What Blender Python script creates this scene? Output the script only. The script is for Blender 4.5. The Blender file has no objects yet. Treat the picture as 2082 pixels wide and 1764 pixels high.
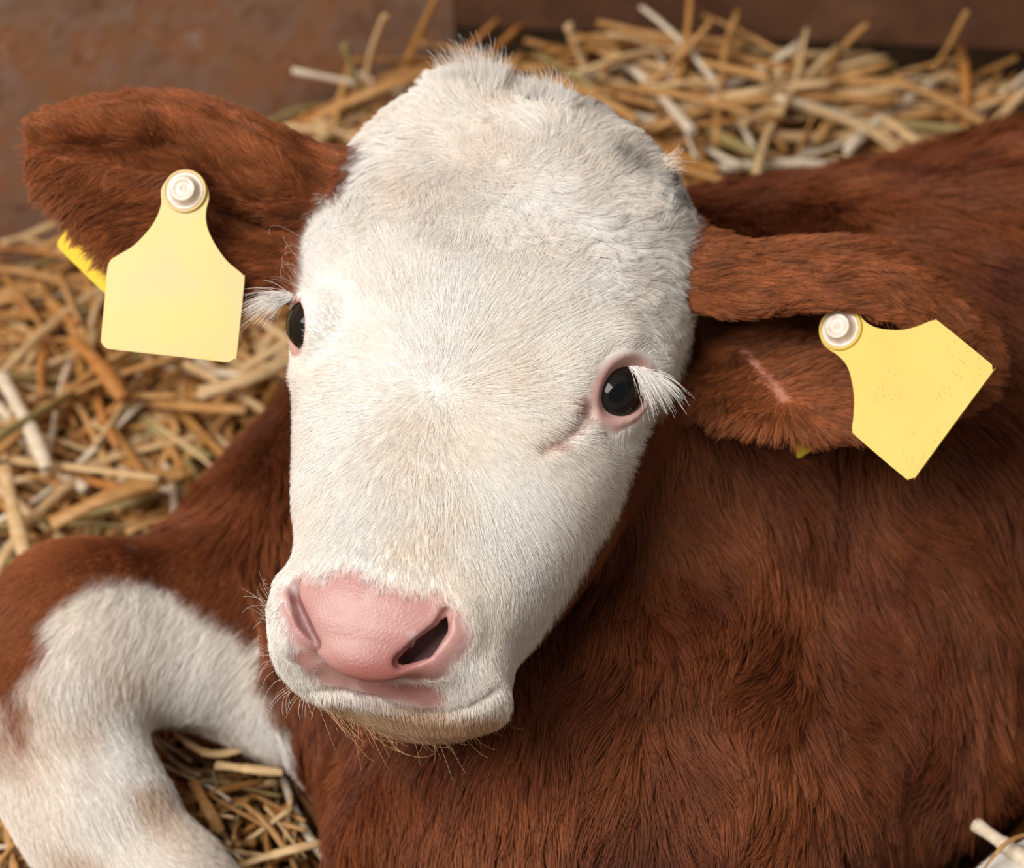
import bpy, bmesh, math, random
import numpy as np
from mathutils import Vector, Matrix
from mathutils.bvhtree import BVHTree

rng = np.random.default_rng(7)
random.seed(7)
S = bpy.context.scene
COL = S.collection

# ------------------------------------------------------------------ camera, world, light
FPX, D0, CX, CY = 5205.0, 1.30, 1041.0, 882.0        # focal length in pixels, distance to the head
PITCH, CAMZ = math.radians(45), 1.25
CAM = np.array([0.0, 0.0, CAMZ])
FX = np.array([1.0, 0.0, 0.0])
FY = np.array([0.0, math.sin(PITCH), math.cos(PITCH)])
FZ = np.array([0.0, -math.cos(PITCH), math.sin(PITCH)])
ROT = np.stack([FX, FY, FZ], 1)                       # columns: head frame axes in the world
HEADW = CAM - FZ * D0

cam = bpy.data.cameras.new('camera')
cam.sensor_fit = 'HORIZONTAL'; cam.sensor_width = 36.0; cam.lens = FPX / 2082 * 36.0
cam.clip_start = 0.05; cam.clip_end = 60
cam.dof.use_dof = True; cam.dof.focus_distance = 1.285; cam.dof.aperture_fstop = 6.0
camo = bpy.data.objects.new('camera', cam); COL.objects.link(camo)
camo.location = CAM; camo.rotation_euler = (math.radians(90) - PITCH, 0, 0)
S.camera = camo

w = bpy.data.worlds.new('barn_daylight'); S.world = w; w.use_nodes = True
bg = w.node_tree.nodes['Background']
bg.inputs[0].default_value = (1.0, 0.95, 0.88, 1); bg.inputs[1].default_value = 0.22

def area(name, loc, target, sx, sy, power, col):
    l = bpy.data.lights.new(name, 'AREA'); l.shape = 'RECTANGLE'; l.size = sx; l.size_y = sy
    l.energy = power; l.color = col
    o = bpy.data.objects.new(name, l); COL.objects.link(o); o.location = loc
    o.rotation_euler = (Vector(target) - Vector(loc)).to_track_quat('-Z', 'Y').to_euler()
    return o
area('barn_opening_light', (-1.55, -0.15, 2.75), (0.0, 1.0, 0.2), 1.9, 1.9, 126, (1.0, 0.97, 0.92))
S.view_settings.view_transform = 'Standard'; S.view_settings.look = 'None'
S.view_settings.exposure = 0.07; S.view_settings.gamma = 1.0; S.view_settings.use_curve_mapping = False

# ------------------------------------------------------------------ helpers
def p(px, py, z=0.0):
    d = D0 - z
    return np.array([(px - CX) * d / FPX, -(py - CY) * d / FPX, z])
def W(X):
    return np.asarray(X) @ ROT.T + HEADW
def Winv(X):
    return (np.asarray(X) - HEADW) @ ROT
def ground(px, py, h=0.0):
    """the point at height h that lies behind a pixel of the photograph"""
    d = ROT @ np.array([(px - CX) / FPX, -(py - CY) / FPX, -1.0])
    t = (h - CAMZ) / d[2]
    return CAM + d * t

def tag(o, label=None, cat=None, group=None, kind=None):
    if label: o['label'] = label
    if cat: o['category'] = cat
    if group: o['group'] = group
    if kind: o['kind'] = kind
    return o
def empty(name, loc):
    o = bpy.data.objects.new(name, None); o.empty_display_size = 0.02; COL.objects.link(o); o.location = loc
    return o
def mesh_obj(name, V, F, mat, parent=None, smooth=True):
    me = bpy.data.meshes.new(name)
    V = np.asarray(V, float)
    me.from_pydata(V.tolist(), [], [list(map(int, f)) for f in F])
    if smooth: me.polygons.foreach_set('use_smooth', [True] * len(me.polygons))
    me.materials.append(mat); me.update()
    o = bpy.data.objects.new(name, me); COL.objects.link(o)
    if parent is not None:
        o.parent = parent; o.matrix_parent_inverse = Matrix.Translation(-parent.location)
    return o

class Nodes:
    def __init__(s, name):
        s.m = bpy.data.materials.new(name); s.m.use_nodes = True
        s.t = s.m.node_tree; s.n = s.t.nodes; s.l = s.t.links
        s.b = s.n['Principled BSDF']
    def add(s, typ, **kw):
        n = s.n.new(typ)
        for k, v in kw.items():
            if k.startswith('i_'): n.inputs[int(k[2:]) if k[2:].isdigit() else k[2:].replace('_', ' ')].default_value = v
            else: setattr(n, k, v)
        return n
    def ramp(s, stops, fac):
        r = s.n.new('ShaderNodeValToRGB'); e = r.color_ramp.elements
        while len(e) < len(stops): e.new(0.5)
        for k, (q, c) in enumerate(stops):
            e[k].position = q; e[k].color = (*c, 1)
        s.l.new(fac, r.inputs[0]); return r.outputs[0]
    def noise(s, scale, detail=4, rough=.6, dist=0., coord='Object', vec=None):
        n = s.n.new('ShaderNodeTexNoise'); n.inputs['Scale'].default_value = scale
        n.inputs['Detail'].default_value = detail; n.inputs['Roughness'].default_value = rough
        n.inputs['Distortion'].default_value = dist
        if vec is None:
            tc = s.n.new('ShaderNodeTexCoord'); vec = tc.outputs[coord]
        s.l.new(vec, n.inputs['Vector']); return n
    def mix(s, fac, a, b, typ='MIX'):
        n = s.n.new('ShaderNodeMix'); n.data_type = 'RGBA'; n.blend_type = typ
        for sock, v in ((n.inputs[0], fac), (n.inputs[6], a), (n.inputs[7], b)):
            if hasattr(v, 'node'): s.l.new(v, sock)
            elif isinstance(v, (int, float)): sock.default_value = v
            else: sock.default_value = (*v, 1)
        return n.outputs[2]
    def bump(s, h, strength, dist):
        n = s.n.new('ShaderNodeBump'); n.inputs['Strength'].default_value = strength; n.inputs['Distance'].default_value = dist
        s.l.new(h, n.inputs['Height']); s.l.new(n.outputs[0], s.b.inputs['Normal'])
def lin(r, g, b):
    f = lambda c: (c / 255 / 12.92) if c / 255 <= .04045 else ((c / 255 + .055) / 1.055) ** 2.4
    return (f(r), f(g), f(b))

def norm(a): return a / (np.linalg.norm(a, axis=-1, keepdims=True) + 1e-12)
def vnoise(X, scale, seed=0):
    """smooth 3D value noise, three components in -1..1"""
    X = np.asarray(X, float) * scale + seed * 17.31
    i = np.floor(X).astype(np.int64); f = X - i; f = f * f * (3 - 2 * f)
    out = np.zeros((len(X), 3))
    for dx in (0, 1):
        for dy in (0, 1):
            for dz in (0, 1):
                h = ((i[:, 0] + dx) * 374761393 + (i[:, 1] + dy) * 668265263 + (i[:, 2] + dz) * 2147483647 + seed * 974711) & 0xffffffff
                wgt = (f[:, 0] if dx else 1 - f[:, 0]) * (f[:, 1] if dy else 1 - f[:, 1]) * (f[:, 2] if dz else 1 - f[:, 2])
                for c in range(3):
                    g = (h ^ (h >> 13)) * (1274126177 + c * 1013904) & 0xffffffff
                    g = (g ^ (g >> 16)) & 0xffff
                    out[:, c] += wgt * (g / 32767.5 - 1)
    return out

# ------------------------------------------------------------------ signed distances for the calf
def smin(a, b, k):
    h = np.clip(.5 + .5 * (b - a) / k, 0, 1)
    return b + (a - b) * h - k * h * (1 - h)
def smax(a, b, k): return -smin(-a, -b, k)
def rcone(X, a, b, r1, r2):
    """capsule with a radius that changes from r1 at a to r2 at b"""
    ab = b - a; t = np.clip(((X - a) @ ab) / (ab @ ab), 0, 1)
    return np.linalg.norm(X - a - t[:, None] * ab, axis=1) - (r1 + (r2 - r1) * t)
def chain(X, pts, rad, k=None):
    d = None
    for i in range(len(pts) - 1):
        e = rcone(X, pts[i], pts[i + 1], rad[i], rad[i + 1])
        d = e if d is None else (smin(d, e, k) if k else np.minimum(d, e))
    return d
def ellipsoid(X, c, R, r):
    L = (X - c) @ R; r = np.asarray(r)
    k0 = np.linalg.norm(L / r, axis=1); k1 = np.linalg.norm(L / r ** 2, axis=1) + 1e-9
    return k0 * (k0 - 1) / k1

def rot3(t, q, r):
    t, q, r = map(math.radians, (t, q, r)); ct, st = math.cos(t), math.sin(t)
    B = np.array([[1, 0, 0], [0, -ct, st], [0, st, ct]]).T
    c, s = math.cos(q), math.sin(q); Y = np.array([[c, 0, -s], [0, 1, 0], [s, 0, c]])
    c, s = math.cos(r), math.sin(r); Z = np.array([[c, -s, 0], [s, c, 0], [0, 0, 1]])
    return Z @ Y @ B
# head axes: columns lateral, poll-to-nose, out of the face
HR = rot3(30, 10, -9); HO = p(922, 735, 0.0); HS = 1.02
def h2f(L): return HO + HS * (np.asarray(L, float) * 1e-3) @ HR.T
def f2h(X): return ((X - HO) @ HR) / HS * 1e3
SS = np.array([-210, -200, -176, -143, -100, -56, -10, 28, 64, 96, 120, 137, 150, 158], float)
NT = np.array([-50, -30, -13, -3, 3, 6, 4, 0, -5, -9, -13, -21, -38, -66], float)
NB = np.array([-90, -110, -125, -138, -148, -155, -152, -142, -130, -120, -114, -112, -108, -92], float)
WW = np.array([14.3, 42.2, 76.5, 96.0, 104.2, 102.5, 93.2, 83.8, 73.9, 62.5, 60.1, 60.1, 55.1, 35.8])
CC = np.array([-5.8, -13.9, -8.6, -4.2, -3.5, -1.6, 0.4, 2.1, 1.7, 0.4, -5.8, -5.9, -1.6, 0.1])
def densify(A):
    n = 104; S2 = np.linspace(SS[0], SS[-1], n); t = np.gradient(A, SS)
    i = np.clip(np.searchsorted(SS, S2, side='right') - 1, 0, len(SS) - 2)
    h = SS[i + 1] - SS[i]; u = (S2 - SS[i]) / h
    return (2 * u**3 - 3 * u**2 + 1) * A[i] + (u**3 - 2 * u**2 + u) * h * t[i] + (-2 * u**3 + 3 * u**2) * A[i + 1] + (u**3 - u**2) * h * t[i + 1]
S2 = np.linspace(SS[0], SS[-1], 104); NT2, NB2, WW2, CC2 = map(densify, (NT, NB, WW, CC))
KE, NC = 2.5, .45
def head_loft(X):
    H = f2h(X); s = H[:, 1]; sc = np.clip(s, SS[0], SS[-1])
    nt = np.interp(sc, S2, NT2); nb = np.interp(sc, S2, NB2); wd = np.interp(sc, S2, WW2); c = np.interp(sc, S2, CC2)
    m = nt + (nb - nt) * NC; dn = H[:, 2] - m; b = np.where(dn > 0, nt - m, m - nb)
    g = (np.abs((H[:, 0] - c) / wd) ** KE + np.abs(dn / b) ** KE) ** (1 / KE)
    d = (g - 1) * np.minimum(wd, b)
    ov = np.maximum(SS[0] - s, s - SS[-1])
    d = np.where(ov > 0, np.sqrt(np.maximum(d, 0) ** 2 + ov ** 2), np.maximum(d, ov))
    return d * 1e-3 * HS
def trace(fn, px, py, z0=.16, it=160):
    """where the sight line of a pixel first meets fn, and the surface normal there"""
    px = np.atleast_1d(np.asarray(px, float)); py = np.atleast_1d(np.asarray(py, float)); z = np.full(len(px), z0)
    for _ in range(it):
        d = D0 - z; X = np.stack([(px - CX) * d / FPX, -(py - CY) * d / FPX, z], 1)
        z = z - np.clip(fn(X), -.02, .02) * .6
    return X, grad(fn, X)
def grad(fn, X, e=6e-4):
    g = np.stack([fn(X + np.eye(3)[i] * e) - fn(X - np.eye(3)[i] * e) for i in range(3)], 1)
    return g / (np.linalg.norm(g, axis=1, keepdims=True) + 1e-12)
def on_head(pts, out=0.0):
    X, N = trace(head_loft, [a[0] for a in pts], [a[1] for a in pts])
    return X + N * out

# ears: sheets through rows of control points
def spline_grid(rows, nu, nv):
    G = np.array(rows, float)                        # (u, v, 3)
    def cr(A, n):
        m = len(A); t = np.linspace(0, m - 1, n); i = np.clip(t.astype(int), 0, m - 2); u = (t - i).reshape(-1, *([1] * (A.ndim - 1)))
        a, b = A[i], A[i + 1]; pa = A[np.maximum(i - 1, 0)]; nb_ = A[np.minimum(i + 2, m - 1)]
        return .5 * (2 * a + (b - pa) * u + (2 * pa - 5 * a + 4 * b - nb_) * u**2 + (3 * a - pa - 3 * b + nb_) * u**3)
    G = cr(G, nu); G = np.swapaxes(cr(np.swapaxes(G, 0, 1), nv), 0, 1)
    return G
EARA = [  # ear by the rusty wall: top edge, rolled rim, fold, middle, lower, bottom edge
 [(760,330,-.10),(760,370,-.095),(750,420,-.10),(740,470,-.10),(730,540,-.095),(720,600,-.09)],
 [(655,312,-.10),(655,355,-.092),(650,410,-.098),(645,470,-.11),(640,535,-.10),(625,600,-.085)],
 [(565,268,-.10),(565,320,-.085),(560,385,-.086),(545,450,-.115),(535,520,-.105),(520,600,-.085)],
 [(475,230,-.10),(475,285,-.082),(460,345,-.086),(440,420,-.112),(425,500,-.102),(410,590,-.086)],
 [(385,202,-.10),(380,255,-.082),(365,315,-.092),(345,390,-.103),(330,480,-.098),(310,580,-.088)],
 [(285,196,-.098),(275,245,-.082),(262,305,-.094),(245,370,-.098),(235,450,-.094),(225,545,-.088)],
 [(185,212,-.096),(175,255,-.084),(165,305,-.094),(155,350,-.094),(148,405,-.092),(145,462,-.09)],
 [(100,232,-.095),(95,265,-.087),(90,300,-.092),(85,330,-.092),(83,362,-.091),(82,398,-.091)],
 [(58,252,-.094),(54,272,-.091),(50,295,-.092),(48,315,-.092),(50,335,-.092),(56,352,-.092)]]
EARB = [  # ear over the back: lower front edge, inner wall, depth of the cup, top, flap, flap edge
 [(1330,800,-.085),(1340,720,-.11),(1345,610,-.12),(1340,470,-.11),(1370,520,-.085),(1390,600,-.075)],
 [(1420,842,-.075),(1430,725,-.105),(1440,635,-.13),(1430,478,-.10),(1440,545,-.072),(1440,615,-.064)],
 [(1500,868,-.068),(1505,730,-.10),(1510,640,-.135),(1510,505,-.095),(1515,560,-.065),(1505,622,-.058)],
 [(1605,890,-.065),(1610,740,-.09),(1610,645,-.13),(1610,500,-.095),(1612,555,-.066),(1605,612,-.060)],
 [(1725,895,-.066),(1725,765,-.085),(1725,660,-.12),(1730,494,-.095),(1728,550,-.068),(1720,608,-.062)],
 [(1835,880,-.072),(1835,775,-.086),(1835,675,-.11),(1830,515,-.095),(1825,570,-.072),(1815,635,-.066)],
 [(1930,850,-.080),(1930,780,-.088),(1930,700,-.10),(1925,580,-.095),(1915,625,-.078),(1900,672,-.073)],
 [(2000,815,-.086),(2002,775,-.09),(2005,720,-.096),(2005,650,-.095),(1995,675,-.085),(1985,705,-.080)],
 [(2035,780,-.090),(2040,765,-.092),(2044,740,-.094),(2046,715,-.094),(2040,725,-.091),(2034,738,-.089)]]
def ear_sheet(rows, relief):
    G = spline_grid([[p(*q) for q in r] for r in rows], 61, 36)
    mid = G.mean(1, keepdims=True); t = np.linspace(0, 1, 61)[:, None]
    D = (G - mid) * np.array([.93, .93, relief]); G = mid + D
    G[..., 0] += (.005 if mid[-1, 0, 0] < 0 else -.006) * t ** 2       # leave room for the hair at the tip
    return G
EG = [ear_sheet(EARA, 1.35), ear_sheet(EARB, 1.15)]
def grid_faces(nu, nv):
    i = np.arange(nu * nv).reshape(nu, nv)
    return np.stack([i[:-1, :-1], i[1:, :-1], i[1:, 1:], i[:-1, 1:]], -1).reshape(-1, 4)
EBVH = [BVHTree.FromPolygons([Vector(v) for v in G.reshape(-1, 3)], grid_faces(61, 36).tolist()) for G in EG]
EBOX = [(G.reshape(-1, 3).min(0) - .02, G.reshape(-1, 3).max(0) + .02) for G in EG]
def lookup_grid(k, h=.003):
    lo, hi = EBOX[k]; n = np.ceil((hi - lo) / h).astype(int) + 1
    P3 = np.stack(np.meshgrid(*[lo[i] + h * np.arange(n[i]) for i in range(3)], indexing='ij'), -1).reshape(-1, 3)
    return lo, n, h, np.array([EBVH[k].find_nearest(Vector(q))[3] for q in P3]).reshape(n)
ELOOK = [lookup_grid(k) for k in (0, 1)]
def ear_dist(X, k):
    lo, n, h, T = ELOOK[k]; d = np.full(len(X), .05)
    q = (X - lo) / h; ok = ((q >= 0) & (q < n - 1.001)).all(1); q = q[ok]
    i = q.astype(int); f = q - i; v = 0
    for a in (0, 1):
        for b in (0, 1):
            for c in (0, 1):
                v = v + T[i[:, 0] + a, i[:, 1] + b, i[:, 2] + c] * np.abs(1 - a - f[:, 0]) * np.abs(1 - b - f[:, 1]) * np.abs(1 - c - f[:, 2])
    u = q[:, 0] / (n[0] - 1)
    if k == 0: u = 1 - u
    d[ok] = v - (.0065 - .0035 * u)
    return d

# eyes
xr, nr = trace(head_loft, [1250], [797])
AXR = nr[0] * .75 + np.array([.25, -.05, .6]); AXR /= np.linalg.norm(AXR)
cR = p(1246, 797, xr[0][2] - .0092)
AXL = np.array([-.93, -.02, .36]); AXL /= np.linalg.norm(AXL)
cL = p(645, 661, h2f((-80, 4, -30))[2])
def eye_frame(ax, slant):
    """axis, long direction of the opening, short direction"""
    up = slant - ax * (slant @ ax); up /= np.linalg.norm(up)
    return np.stack([up, np.cross(ax, up), ax], 1)
ER = [(cR, eye_frame(AXR, np.array([.82, .57, 0.])), .0162, 1.70, 1.12), (cL, eye_frame(AXL, np.array([.22, -.95, .1])), .0158, 1.25, 1.26)]

def lid(X, e):
    c, A, R = e[:3]
    return np.linalg.norm(X - c, axis=1) - (R + .0024)
def aperture(X, e):
    """the opening between the lids: an almond-shaped cone from the eyeball outward"""
    c, A, R, a, b = e
    L = (X - c) @ A; z = np.maximum(L[:, 2], 1e-4)
    u, v = L[:, 0] / z, L[:, 1] / z
    q = np.sqrt((np.abs(u) / a) ** 1.7 + (np.abs(v) / b) ** 2)
    d = (q - 1) * z * .6
    return np.maximum(d, .003 - L[:, 2])

TEAR = on_head([(1192, 842), (1165, 872), (1140, 895), (1100, 910)])

def body_base(X):
    # trunk, rump, chest, shoulders, neck
    d = rcone(X, p(1400, 950, -.295), p(2250, 850, -.38), .165, .182)
    d = smin(d, rcone(X, p(2250, 850, -.38), p(2950, 900, -.44), .182, .17), .05)
    d = smin(d, rcone(X, p(1275, 1520, -.225), p(1450, 1080, -.31), .172, .145), .05)
    d = smin(d, rcone(X, p(900, 900, -.28), p(650, 1200, -.27), .092, .082), .04)
    d = smin(d, rcone(X, p(650, 1200, -.27), p(980, 1500, -.20), .075, .078), .05)
    d = smin(d, chain(X, [h2f((10, -70, -105)), p(1230, 1080, -.22), p(1180, 1420, -.19)], [.080, .105, .10]), .05)
    # throat fold running down from the chin, brisket rolls
    d = smin(d, rcone(X, p(1010, 1420, -.12), p(900, 1750, -.125), .035, .055), .04)
    d = smin(d, rcone(X, p(1120, 1720, -.105), p(1500, 1740, -.115), .05, .06), .05)
    # shoulder blade and upper arm over the back leg
    d = smin(d, rcone(X, p(1790, 1060, -.26), p(1790, 1430, -.22), .085, .088), .05)
    # stifle and flank
    d = smin(d, rcone(X, p(2220, 1250, -.30), p(2520, 1180, -.29), .105, .125), .03)
    return d
def legs(X):
    # folded front leg
    a = chain(X, [p(560, 1310, -.25), p(420, 1275, -.23), p(165, 1300, -.195), p(95, 1470, -.17), p(185, 1640, -.155), p(330, 1830, -.145), p(470, 1985, -.15)],
              [.057, .054, .052, .0455, .0375, .036, .037], .022)
    a = smin(a, rcone(X, p(470, 1330, -.26), p(620, 1380, -.24), .048, .052), .02)
    # hind foot at the edge of the straw
    b = chain(X, [p(2380, 1560, -.20), p(2260, 1790, -.14), p(2110, 1850, -.135), p(1980, 1930, -.135)], [.05, .034, .030, .030], .02)
    return a, b
def within(X, c, r, d, fn):
    """apply fn only near c, where it can change anything"""
    k = ((X - c) ** 2).sum(1) < r * r
    if k.any(): d[k] = fn(X[k], d[k])
    return d
HC, HRAD = h2f((0, -10, -60)), .31
def calf(X):
    d = body_base(X)
    a, b = legs(X)
    d = smin(d, a, .022); d = smin(d, b, .012)
    d = within(X, HC, HRAD, d, lambda Y, e: smin(e, head_face(Y), .022))
    for k in (0, 1): d = smin(d, ear_dist(X, k), .010)
    for e in ER: d = within(X, e[0], .05, d, lambda Y, q: smax(q, -aperture(Y, e), .0012))
    return d
BROW = on_head([(1180, 735), (1255, 705), (1320, 735)], -.004)
WINGR = on_head([(925, 1235), (925, 1290), (880, 1345), (815, 1375)], -.004)
WINGL = on_head([(575, 1190), (575, 1240), (590, 1300), (630, 1345)], -.004)
CHIN = p(838, 1415, h2f((0, 148, -112))[2])
MUZ = p(770, 1330, .01)
PAD = on_head([(757, 1280)], -.0085)[0]
def muzzle_base(X, h):
    h = smin(h, ellipsoid(X, PAD, HR, (.034, .030, .0120)), .022)
    h = smin(h, chain(X, list(WINGR), [.006, .009, .010, .007]), .010)
    h = smin(h, chain(X, list(WINGL), [.005, .008, .009, .007]), .010)
    return smin(h, ellipsoid(X, CHIN, HR, (.041, .020, .024)), .012)
def on_muzzle(pts):
    X, N = trace(lambda Y: muzzle_base(Y, head_loft(Y)), [a[0] for a in pts], [a[1] for a in pts])
    return X
NOSR = on_muzzle([(900, 1238), (887, 1272), (852, 1308), (806, 1337)])
NOSL = on_muzzle([(599, 1186), (605, 1225), (620, 1265), (645, 1308)])
MOUTH = on_muzzle([(632, 1400), (665, 1404), (705, 1410), (760, 1422), (810, 1440), (850, 1450), (900, 1448), (960, 1432), (1010, 1400)])
NIN_R, NIN_L = np.array([.0020, -.0020, -.0016]), np.array([-.0006, -.0004, -.0010])
NDEEP = np.array([.0012, -.0006, -.009])
NR_RAD, NL_RAD = [.0028, .0045, .0062, .0038], [.0018, .0024, .0034, .0026]
def muzzle(X, h):
    h = muzzle_base(X, h)
    # nostrils: a slit at the rim of the pad that opens into a hollow
    for q in (0, .9, 1.8): h = smax(h, -chain(X, list(NOSR + NIN_R + NDEEP * q), NR_RAD), .0025)
    for q in (0, .4): h = smax(h, -chain(X, list(NOSL + NIN_L + NDEEP * np.array([-.5, .5, 1]) * q), NL_RAD), .0030)
    return smax(h, -chain(X, list(MOUTH), [.0022] * 9), .004)
def eye_region(X, h, e, k):
    h = smin(h, lid(X, e), .009)
    if k == 0:
        h = smin(h, chain(X, list(BROW), [.008, .010, .008]), .018)
        h = smax(h, -chain(X, list(TEAR), [.0028, .0028, .0022, .0015]), .006)
    return h
def head_face(X):
    h = head_loft(X)
    h = smin(h, rcone(X, h2f((-80, -24, -32)), h2f((-78, -6, -36)), .011, .010), .012)
    for k, e in enumerate(ER): h = within(X, e[0], .075, h, lambda Y, q: eye_region(Y, q, e, k))
    return within(X, MUZ, .12, h, muzzle)

# ------------------------------------------------------------------ one continuous skin from the distances
def surface(fn, lo, hi, h, coarse=4):
    n = np.ceil((hi - lo) / (h * coarse)).astype(int) * coarse
    ax = [lo[i] + h * np.arange(n[i] + 1) for i in range(3)]
    cn = n // coarse + 1
    C = np.stack(np.meshgrid(*[a[::coarse] for a in ax], indexing='ij'), -1).reshape(-1, 3)
    fc = fn(C).reshape(cn)
    near = np.abs(fc) < h * coarse * 1.9
    act = np.zeros(cn - 1, bool)
    for dx in (0, 1):
        for dy in (0, 1):
            for dz in (0, 1): act |= near[dx:cn[0] - 1 + dx, dy:cn[1] - 1 + dy, dz:cn[2] - 1 + dz]
    Fg = np.repeat(np.repeat(np.repeat(np.sign(fc[:-1, :-1, :-1]), coarse, 0), coarse, 1), coarse, 2).astype(np.float32)
    Fg = np.pad(Fg, ((0, 1),) * 3, mode='edge')
    m = np.repeat(np.repeat(np.repeat(act, coarse, 0), coarse, 1), coarse, 2)
    M = np.zeros(n + 1, bool)
    for dx in (0, 1):
        for dy in (0, 1):
            for dz in (0, 1): M[dx:n[0] + dx, dy:n[1] + dy, dz:n[2] + dz] |= m
    I = np.argwhere(M)
    for s in range(0, len(I), 400000):
        J = I[s:s + 400000]; Fg[J[:, 0], J[:, 1], J[:, 2]] = fn(lo + J * h)
    neg = Fg < 0
    cnt = np.zeros(n, np.int8)
    for dx in (0, 1):
        for dy in (0, 1):
            for dz in (0, 1): cnt += neg[dx:n[0] + dx, dy:n[1] + dy, dz:n[2] + dz]
    cells = np.argwhere((cnt > 0) & (cnt < 8))
    idx = np.full(n, -1, np.int32); idx[tuple(cells.T)] = np.arange(len(cells))
    acc = np.zeros((len(cells), 3)); num = np.zeros(len(cells))
    corners = [(a, b, c) for a in (0, 1) for b in (0, 1) for c in (0, 1)]
    for a in corners:
        for i in range(3):
            if a[i]: continue
            b = list(a); b[i] = 1
            fa = Fg[tuple((cells + a).T)].astype(float); fb = Fg[tuple((cells + b).T)].astype(float)
            k = (fa < 0) != (fb < 0); t = np.where(k, fa / np.where(k, fa - fb, 1), 0)
            q = np.array(a, float)[None] + np.eye(3)[i] * t[:, None]
            acc[k] += q[k]; num[k] += 1
    V = lo + (cells + acc / num[:, None]) * h
    Q = []
    for i in range(3):
        j, k = (i + 1) % 3, (i + 2) % 3
        sl = [slice(None)] * 3; sh = [slice(None)] * 3; sl[i] = slice(0, n[i]); sh[i] = slice(1, n[i] + 1)
        fl = neg[tuple(sl)]; ch = np.argwhere(fl != neg[tuple(sh)])
        ch = ch[(ch[:, j] > 0) & (ch[:, k] > 0) & (ch[:, j] < n[j]) & (ch[:, k] < n[k])]
        ej, ek = np.eye(3, dtype=int)[j], np.eye(3, dtype=int)[k]
        q = np.stack([idx[tuple((ch - ej - ek).T)], idx[tuple((ch - ek).T)], idx[tuple(ch.T)], idx[tuple((ch - ej).T)]], 1)
        fp = fl[tuple(ch.T)]; q[~fp] = q[~fp][:, ::-1]
        Q.append(q[(q >= 0).all(1)])
    return V, np.concatenate(Q)
def project(fn, V, it=3, lim=.004):
    for _ in range(it):
        f = fn(V); e = 5e-4
        g = np.stack([fn(V + np.eye(3)[i] * e) - f for i in range(3)], 1) / e
        st = f[:, None] * g / (np.sum(g * g, 1) + .05)[:, None]
        L = np.linalg.norm(st, axis=1); st *= np.minimum(1, lim / (L + 1e-12))[:, None]
        V = V - st
    return V
def refine(V, Q, sel):
    """split the chosen quads in four"""
    bm = bmesh.new(); vs = [bm.verts.new(v) for v in V.tolist()]
    for q in Q.tolist():
        try: bm.faces.new([vs[i] for i in q if i >= 0])
        except ValueError: pass
    bm.faces.ensure_lookup_table(); bm.verts.ensure_lookup_table()
    ed = set()
    for f in bm.faces:
        if sel(f.calc_center_median()): ed.update(f.edges)
    bmesh.ops.subdivide_edges(bm, edges=list(ed), cuts=1, use_grid_fill=True)
    bm.verts.index_update()
    V2 = np.array([v.co[:] for v in bm.verts]); F2 = [[v.index for v in f.verts] for f in bm.faces]
    bm.free(); return V2, F2
import time; T0 = time.time()
LO, HI = np.array([-.46, -.38, -.64]), np.array([.80, .215, .11])
VB, QB = surface(calf, LO, HI, .003)
print('surface', len(VB), time.time() - T0)
lipz = p(760, 1300, .03)
near_c = [cR, cL, p(745, 1300, .05), p(820, 1440, -.01), p(900, 1300, .03)]
near_r = [.030, .030, .055, .052, .042]
VB, QB = refine(VB, QB, lambda c: any((Vector(a) - c).length < r for a, r in zip(near_c, near_r)))
VB = project(calf, VB, 3)
print('refined', len(VB), time.time() - T0)
#STAGE2
NSTRAW = 30000
NHEAD, NEAR, NLEG, NBODY = 220000, 65000, 85000, 210000
TUFT = on_head([(965, 200)])[0]
# ------------------------------------------------------------------ coat colours
def tris_of(QB):
    T = []
    for f in QB:
        for k in range(1, len(f) - 1): T.append((f[0], f[k], f[k + 1]))
    return np.array(T)
TB = tris_of(QB)
def vert_normals(V, T):
    n = np.cross(V[T[:, 1]] - V[T[:, 0]], V[T[:, 2]] - V[T[:, 0]]); N = np.zeros_like(V)
    for k in range(3): np.add.at(N, T[:, k], n)
    return N / (np.linalg.norm(N, axis=1, keepdims=True) + 1e-15)
NB_ = vert_normals(VB, TB)
def sstep(a, b, x):
    t = np.clip((x - a) / (b - a), 0, 1); return t * t * (3 - 2 * t)
BROWN, BROWN2, DARKB = np.array(lin(108, 52, 27)), np.array(lin(158, 92, 54)), np.array(lin(70, 30, 14))
WHITE, CREAM, TAN = np.array(lin(250, 246, 241)), np.array(lin(247, 234, 219)), np.array(lin(206, 164, 120))
PINK, PINKD, PINKL = np.array(lin(184, 130, 126)), np.array(lin(150, 86, 77)), np.array(lin(202, 162, 153))
GREY = np.array(lin(70, 66, 64))
WHORL = on_head([(890, 790)])[0]; CURL = on_head([(1020, 330)])[0]
HORN = [on_head([(1362, 385)])[0], on_head([(1345, 405)])[0], on_head([(662, 402)])[0]]
SMUDGE = on_head([(1265, 335)])[0]
RUDDY = np.array(lin(170, 92, 62))
PATCH = [(on_head([a])[0], r, c, f) for a, r, c, f in (((1245, 735), .0085, PINKL, .8), ((1290, 726), .0075, PINKL, .8), ((1212, 756), .006, PINK, .7), ((1178, 822), .0075, RUDDY, .75), ((1190, 790), .005, RUDDY, .6),
         ((1165, 868), .007, PINK, .6), ((1130, 898), .007, PINK, .45), ((1220, 862), .0085, PINKL, .7), ((1262, 850), .007, PINKL, .6), ((1300, 712), .003, RUDDY, .7), ((1318, 722), .0025, RUDDY, .6),
         ((1225, 905), .003, TAN, .6), ((1160, 925), .002, RUDDY, .5), ((1128, 945), .002, RUDDY, .45), ((1210, 925), .0025, TAN, .5), ((1262, 258), .010, BROWN, .95), ((1230, 232), .007, BROWN, .85))]
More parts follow.
